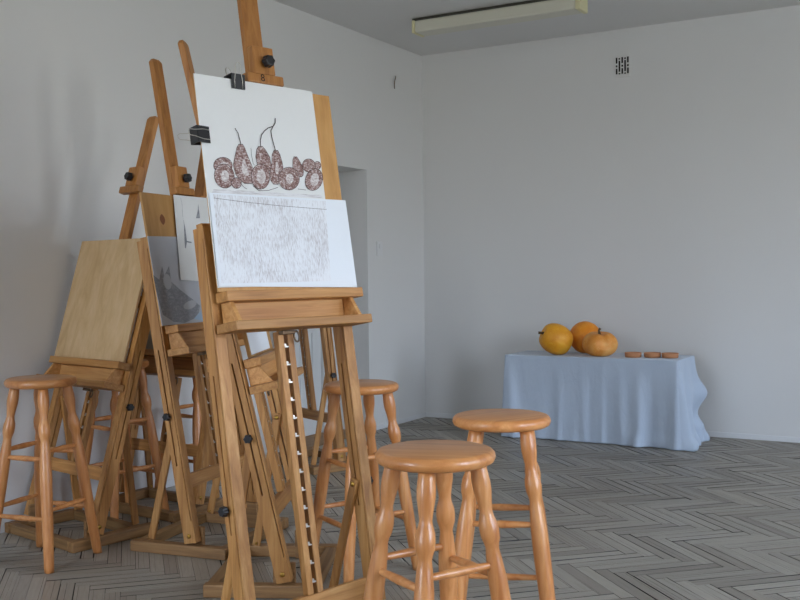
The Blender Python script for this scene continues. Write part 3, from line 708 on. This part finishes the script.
def cloth():
    bm = bmesh.new()
    # perimeter, counter-clockwise from back left: left side, front, right side, back
    per = []
    def seg(a, b, n, nrm):
        for i in range(n): per.append((Vector(a).lerp(Vector(b), i/n), Vector(nrm)))
    rr = .012
    nl, nf, nr = 40, 190, 56
    seg((TX0, TY1), (TX0, TY0+rr), nl, (-1, 0))
    for i in range(6):
        a = math.pi+i/6*math.pi/2; per.append((Vector((TX0+rr+rr*math.cos(a), TY0+rr+rr*math.sin(a))), Vector((math.cos(a), math.sin(a)))))
    seg((TX0+rr, TY0), (TX1-rr, TY0), nf, (0, -1))
    for i in range(6):
        a = 1.5*math.pi+i/6*math.pi/2; per.append((Vector((TX1-rr+rr*math.cos(a), TY0+rr+rr*math.sin(a))), Vector((math.cos(a), math.sin(a)))))
    seg((TX1, TY0+rr), (TX1, TY1), nr, (1, 0))
    per.append((Vector((TX1, TY1)), Vector((1, 0))))
    N = len(per); ROWS = 44
    def bell(x, c, w): return math.exp(-((x-c)/w)**2)
    cols = []
    for i, (p, nr_) in enumerate(per):
        col = []
        for j in range(ROWS+1):
            h = j/ROWS; off = 0; tang = Vector((0, 0)); zz = TZ*(1-h)
            if nr_.y < -.5:                                  # front
                s = (p.x-TX0)/(TX1-TX0)
                off = .008*h+h**1.4*(.0045*math.sin(s*34+1)+.0035*math.sin(s*57+h*2)+.003*math.sin(s*19+.4))
                off += h*(.045*bell(s, .03+.035*h, .035))+h**1.1*.02*bell(s, .0, .03)          # left corner fold
                off += h**1.2*(.030*bell(s, .80-.02*(1-h), .030)-.012*bell(s, .86, .025)+.018*bell(s, .68+.02*h, .03)+.016*bell(s, .47+.015*h, .025)+.010*bell(s, .33, .02)+.008*bell(s, .585, .015))
                off += h*(.050*bell(s, 1.0, .05))
                off += .030*bell(h, .97, .10)*bell(s, .775, .035)+.012*bell(h, .95, .08)*bell(s, .90, .06)
                zz += .003*math.sin(s*70)*h
            elif nr_.x > .5:                                 # right side, flaring
                s = (p.y-TY0)/(TY1-TY0)
                off = h*.050*bell(s, 0, .25)+h**1.1*(.035+.035*s)+.022*h*math.sin(s*14+.4+1.5*h)
                off += .060*bell(h, .42, .13)*bell(s, .92, .25)-.030*bell(h, .68, .12)*bell(s, .9, .3)+.02*bell(h, .80, .06)*bell(s, .8, .2)
                off += .035*bell(h, .95, .09)*(.5+.5*math.sin(s*27+h*14))
                off = max(off, 0)
                zz += .010*bell(h, .93, .1)*math.sin(s*23)
            elif nr_.x < -.5:
                s = (p.y-TY0)/(TY1-TY0)
                off = .008*h+h**1.2*(.012+.012*math.sin(s*15+1.5))
            else:
                off = h*(.03 if nr_.x < 0 else .060)
            q = p+nr_*off+tang
            if j == 0: zz = TZ
            elif j == 1: zz = TZ-.004; 
            col.append(bm.verts.new((q.x, q.y, max(.004, zz))))
        cols.append(col)
    for i in range(N-1):
        for j in range(ROWS): bm.faces.new((cols[i][j], cols[i+1][j], cols[i+1][j+1], cols[i][j+1]))
    bm.faces.new([c[0] for c in cols])
    bmesh.ops.recalc_face_normals(bm, faces=bm.faces[:])
    c0 = Vector(((TX0+TX1)/2, (TY0+TY1)/2, 0)); bmesh.ops.translate(bm, verts=bm.verts[:], vec=-c0)
    me = bpy.data.meshes.new('tablecloth'); bm.to_mesh(me); bm.free()
    o = link('tablecloth', me, M['cloth']); o.location = c0
    for p in me.polygons: p.use_smooth = len(p.vertices) == 4
    sd = o.modifiers.new('thickness', 'SOLIDIFY'); sd.thickness = .0025; sd.offset = -1
    return tag(o, 'pale blue tablecloth draped to the floor over the low table', 'tablecloth')
cloth()

def squash_mat(name, a, b, c, green):
    t = NT(name); v = t.coord((1, 1, 1)); n = t.noise(v, 9, 4, .6); n2 = t.noise(v, 45, 3, .6); n3 = t.noise(v, 5, 2)
    col = t.ramp(n, [(.3, a), (.52, b), (.72, c)])
    col = t.mix(t.math('MULTIPLY', t.math('GREATER_THAN', n2, .60), .45), col, c)
    col = t.mix(t.math('MULTIPLY', t.math('SMOOTH_MIN', t.math('MAXIMUM', t.math('MULTIPLY_ADD', n3, 5.0, -2.9), 0.0), 1.0, .1), .35), col, green)
    t.set(col, .5); t.bump(n2, .25, .003); return t.m
def pumpkin(label, loc, R, H, ribs, depth, mat, rot, stem_pts, stem_r, tilt=(0, 0), dent=None, skew=0):
    root = thing('pumpkin', label, 'pumpkin', loc, rot, 'pumpkins on the blue cloth')
    bm = bmesh.new(); n, mrows = 72, 30; rings = []
    Rt = Matrix.Rotation(tilt[0], 3, 'X') @ Matrix.Rotation(tilt[1], 3, 'Y')
    pts = []
    for j in range(mrows+1):
        th = math.pi*j/mrows; ring = []
        for i in range(n):
            ph = 2*math.pi*i/n
            rib = 1-depth*(abs(math.cos(ribs*ph/2))**6)*math.sin(th)
            rr = R*math.sin(th)**.86*rib
            z = H/2*math.cos(th)*(1-.0*rr)
            top = math.exp(-(th/.32)**2); bot = math.exp(-((math.pi-th)/.4)**2)
            z -= H*.11*top; z += H*.07*bot
            if dent and th < 1.7:
                d = math.cos(ph-dent)
                if d > 0: rr *= 1-.16*d**24*math.sin(th); z -= .012*d**24*math.cos(th)
            p = Rt @ Vector((rr*math.cos(ph)*(1+skew), rr*math.sin(ph), z)); ring.append(p)
        rings.append(ring)
    zmin = min(p.z for rg in rings for p in rg)
    V = [[bm.verts.new((p.x, p.y, p.z-zmin)) for p in rg] for rg in rings]
    for j in range(mrows):
        for i in range(n):
            f = bm.faces.new((V[j][i], V[j+1][i], V[j+1][(i+1) % n], V[j][(i+1) % n])); f.smooth = True
    bmesh.ops.remove_doubles(bm, verts=bm.verts[:], dist=1e-5)
    bmesh.ops.recalc_face_normals(bm, faces=bm.faces[:])
    me = bpy.data.meshes.new('flesh'); bm.to_mesh(me); bm.free(); link('body', me, mat, root)
    base = Rt @ Vector((0, 0, H*.37)); base.z -= zmin
    mb = MB(); mb.tube([base+Rt @ Vector(p) for p in stem_pts], stem_r, 10)
    mb.build('stem', plain('dry_stem', lin(92, 70, 44), .8), root)
    return root
A30 = math.radians(30)
pumpkin('smooth golden pumpkin on the left with its stem pointing left', (-2.622, 6.769, TZ+.001), .109, .25, 9, .015,
        squash_mat('golden_rind', lin(226, 142, 22), lin(238, 164, 36), lin(244, 184, 62), lin(196, 160, 36)), A30,
        [(0, 0, -.02), (.0, 0, .012), (-.006, .004, .028), (-.014, .006, .042)], [.016, .011, .009, .011], tilt=(.15, -1.12))
pumpkin('deep orange pumpkin at the back between the other two', (-2.485, 6.992, TZ+.001), .116, .222, 9, .02,
        squash_mat('orange_rind', lin(228, 126, 20), lin(240, 146, 30), lin(246, 164, 54), lin(220, 146, 46)), 1.2,
        [(0, 0, -.02), (0, 0, .01), (.01, 0, .03)], [.015, .010, .011], tilt=(-.9, .3))
pumpkin('ribbed peach-coloured pumpkin in front on the right with an upright stem', (-2.308, 6.80, TZ+.001), .121, .182, 7, .06,
        squash_mat('peach_rind', lin(222, 136, 48), lin(234, 156, 68), lin(242, 184, 108), lin(238, 192, 128)), A30,
        [(-.012, -.03, -.02), (-.012, -.03, .015), (-.016, -.034, .034), (-.008, -.036, .05)], [.016, .010, .007, .009], tilt=(.12, 0), dent=-1.45, skew=.03)
bp = thing('clay_dish', '', 'dish')
M['clay'] = plain('terracotta', lin(196, 136, 94), .75, var=.15)
MB().lathe([(0, 0), (.051, 0), (.055, .004), (.0575, .031), (.0565, .0325), (.054, .0315), (.0515, .010), (.049, .007), (0, .006)], 40).build('dish_body', M['clay'], bp)
D = [(-2.068, 6.79, 'shallow terracotta dish on the blue cloth, nearest the pumpkins'),
     (-1.944, 6.825, 'shallow terracotta dish on the blue cloth, middle one of three'),
     (-1.825, 6.835, 'shallow terracotta dish on the blue cloth, nearest the right end')]
for i, (x, y, lab) in enumerate(D):
    o = bp if i == 0 else copy_tree(bp); o.location = (x, y, TZ+.001); o['label'] = lab; o['group'] = 'shallow terracotta dishes'
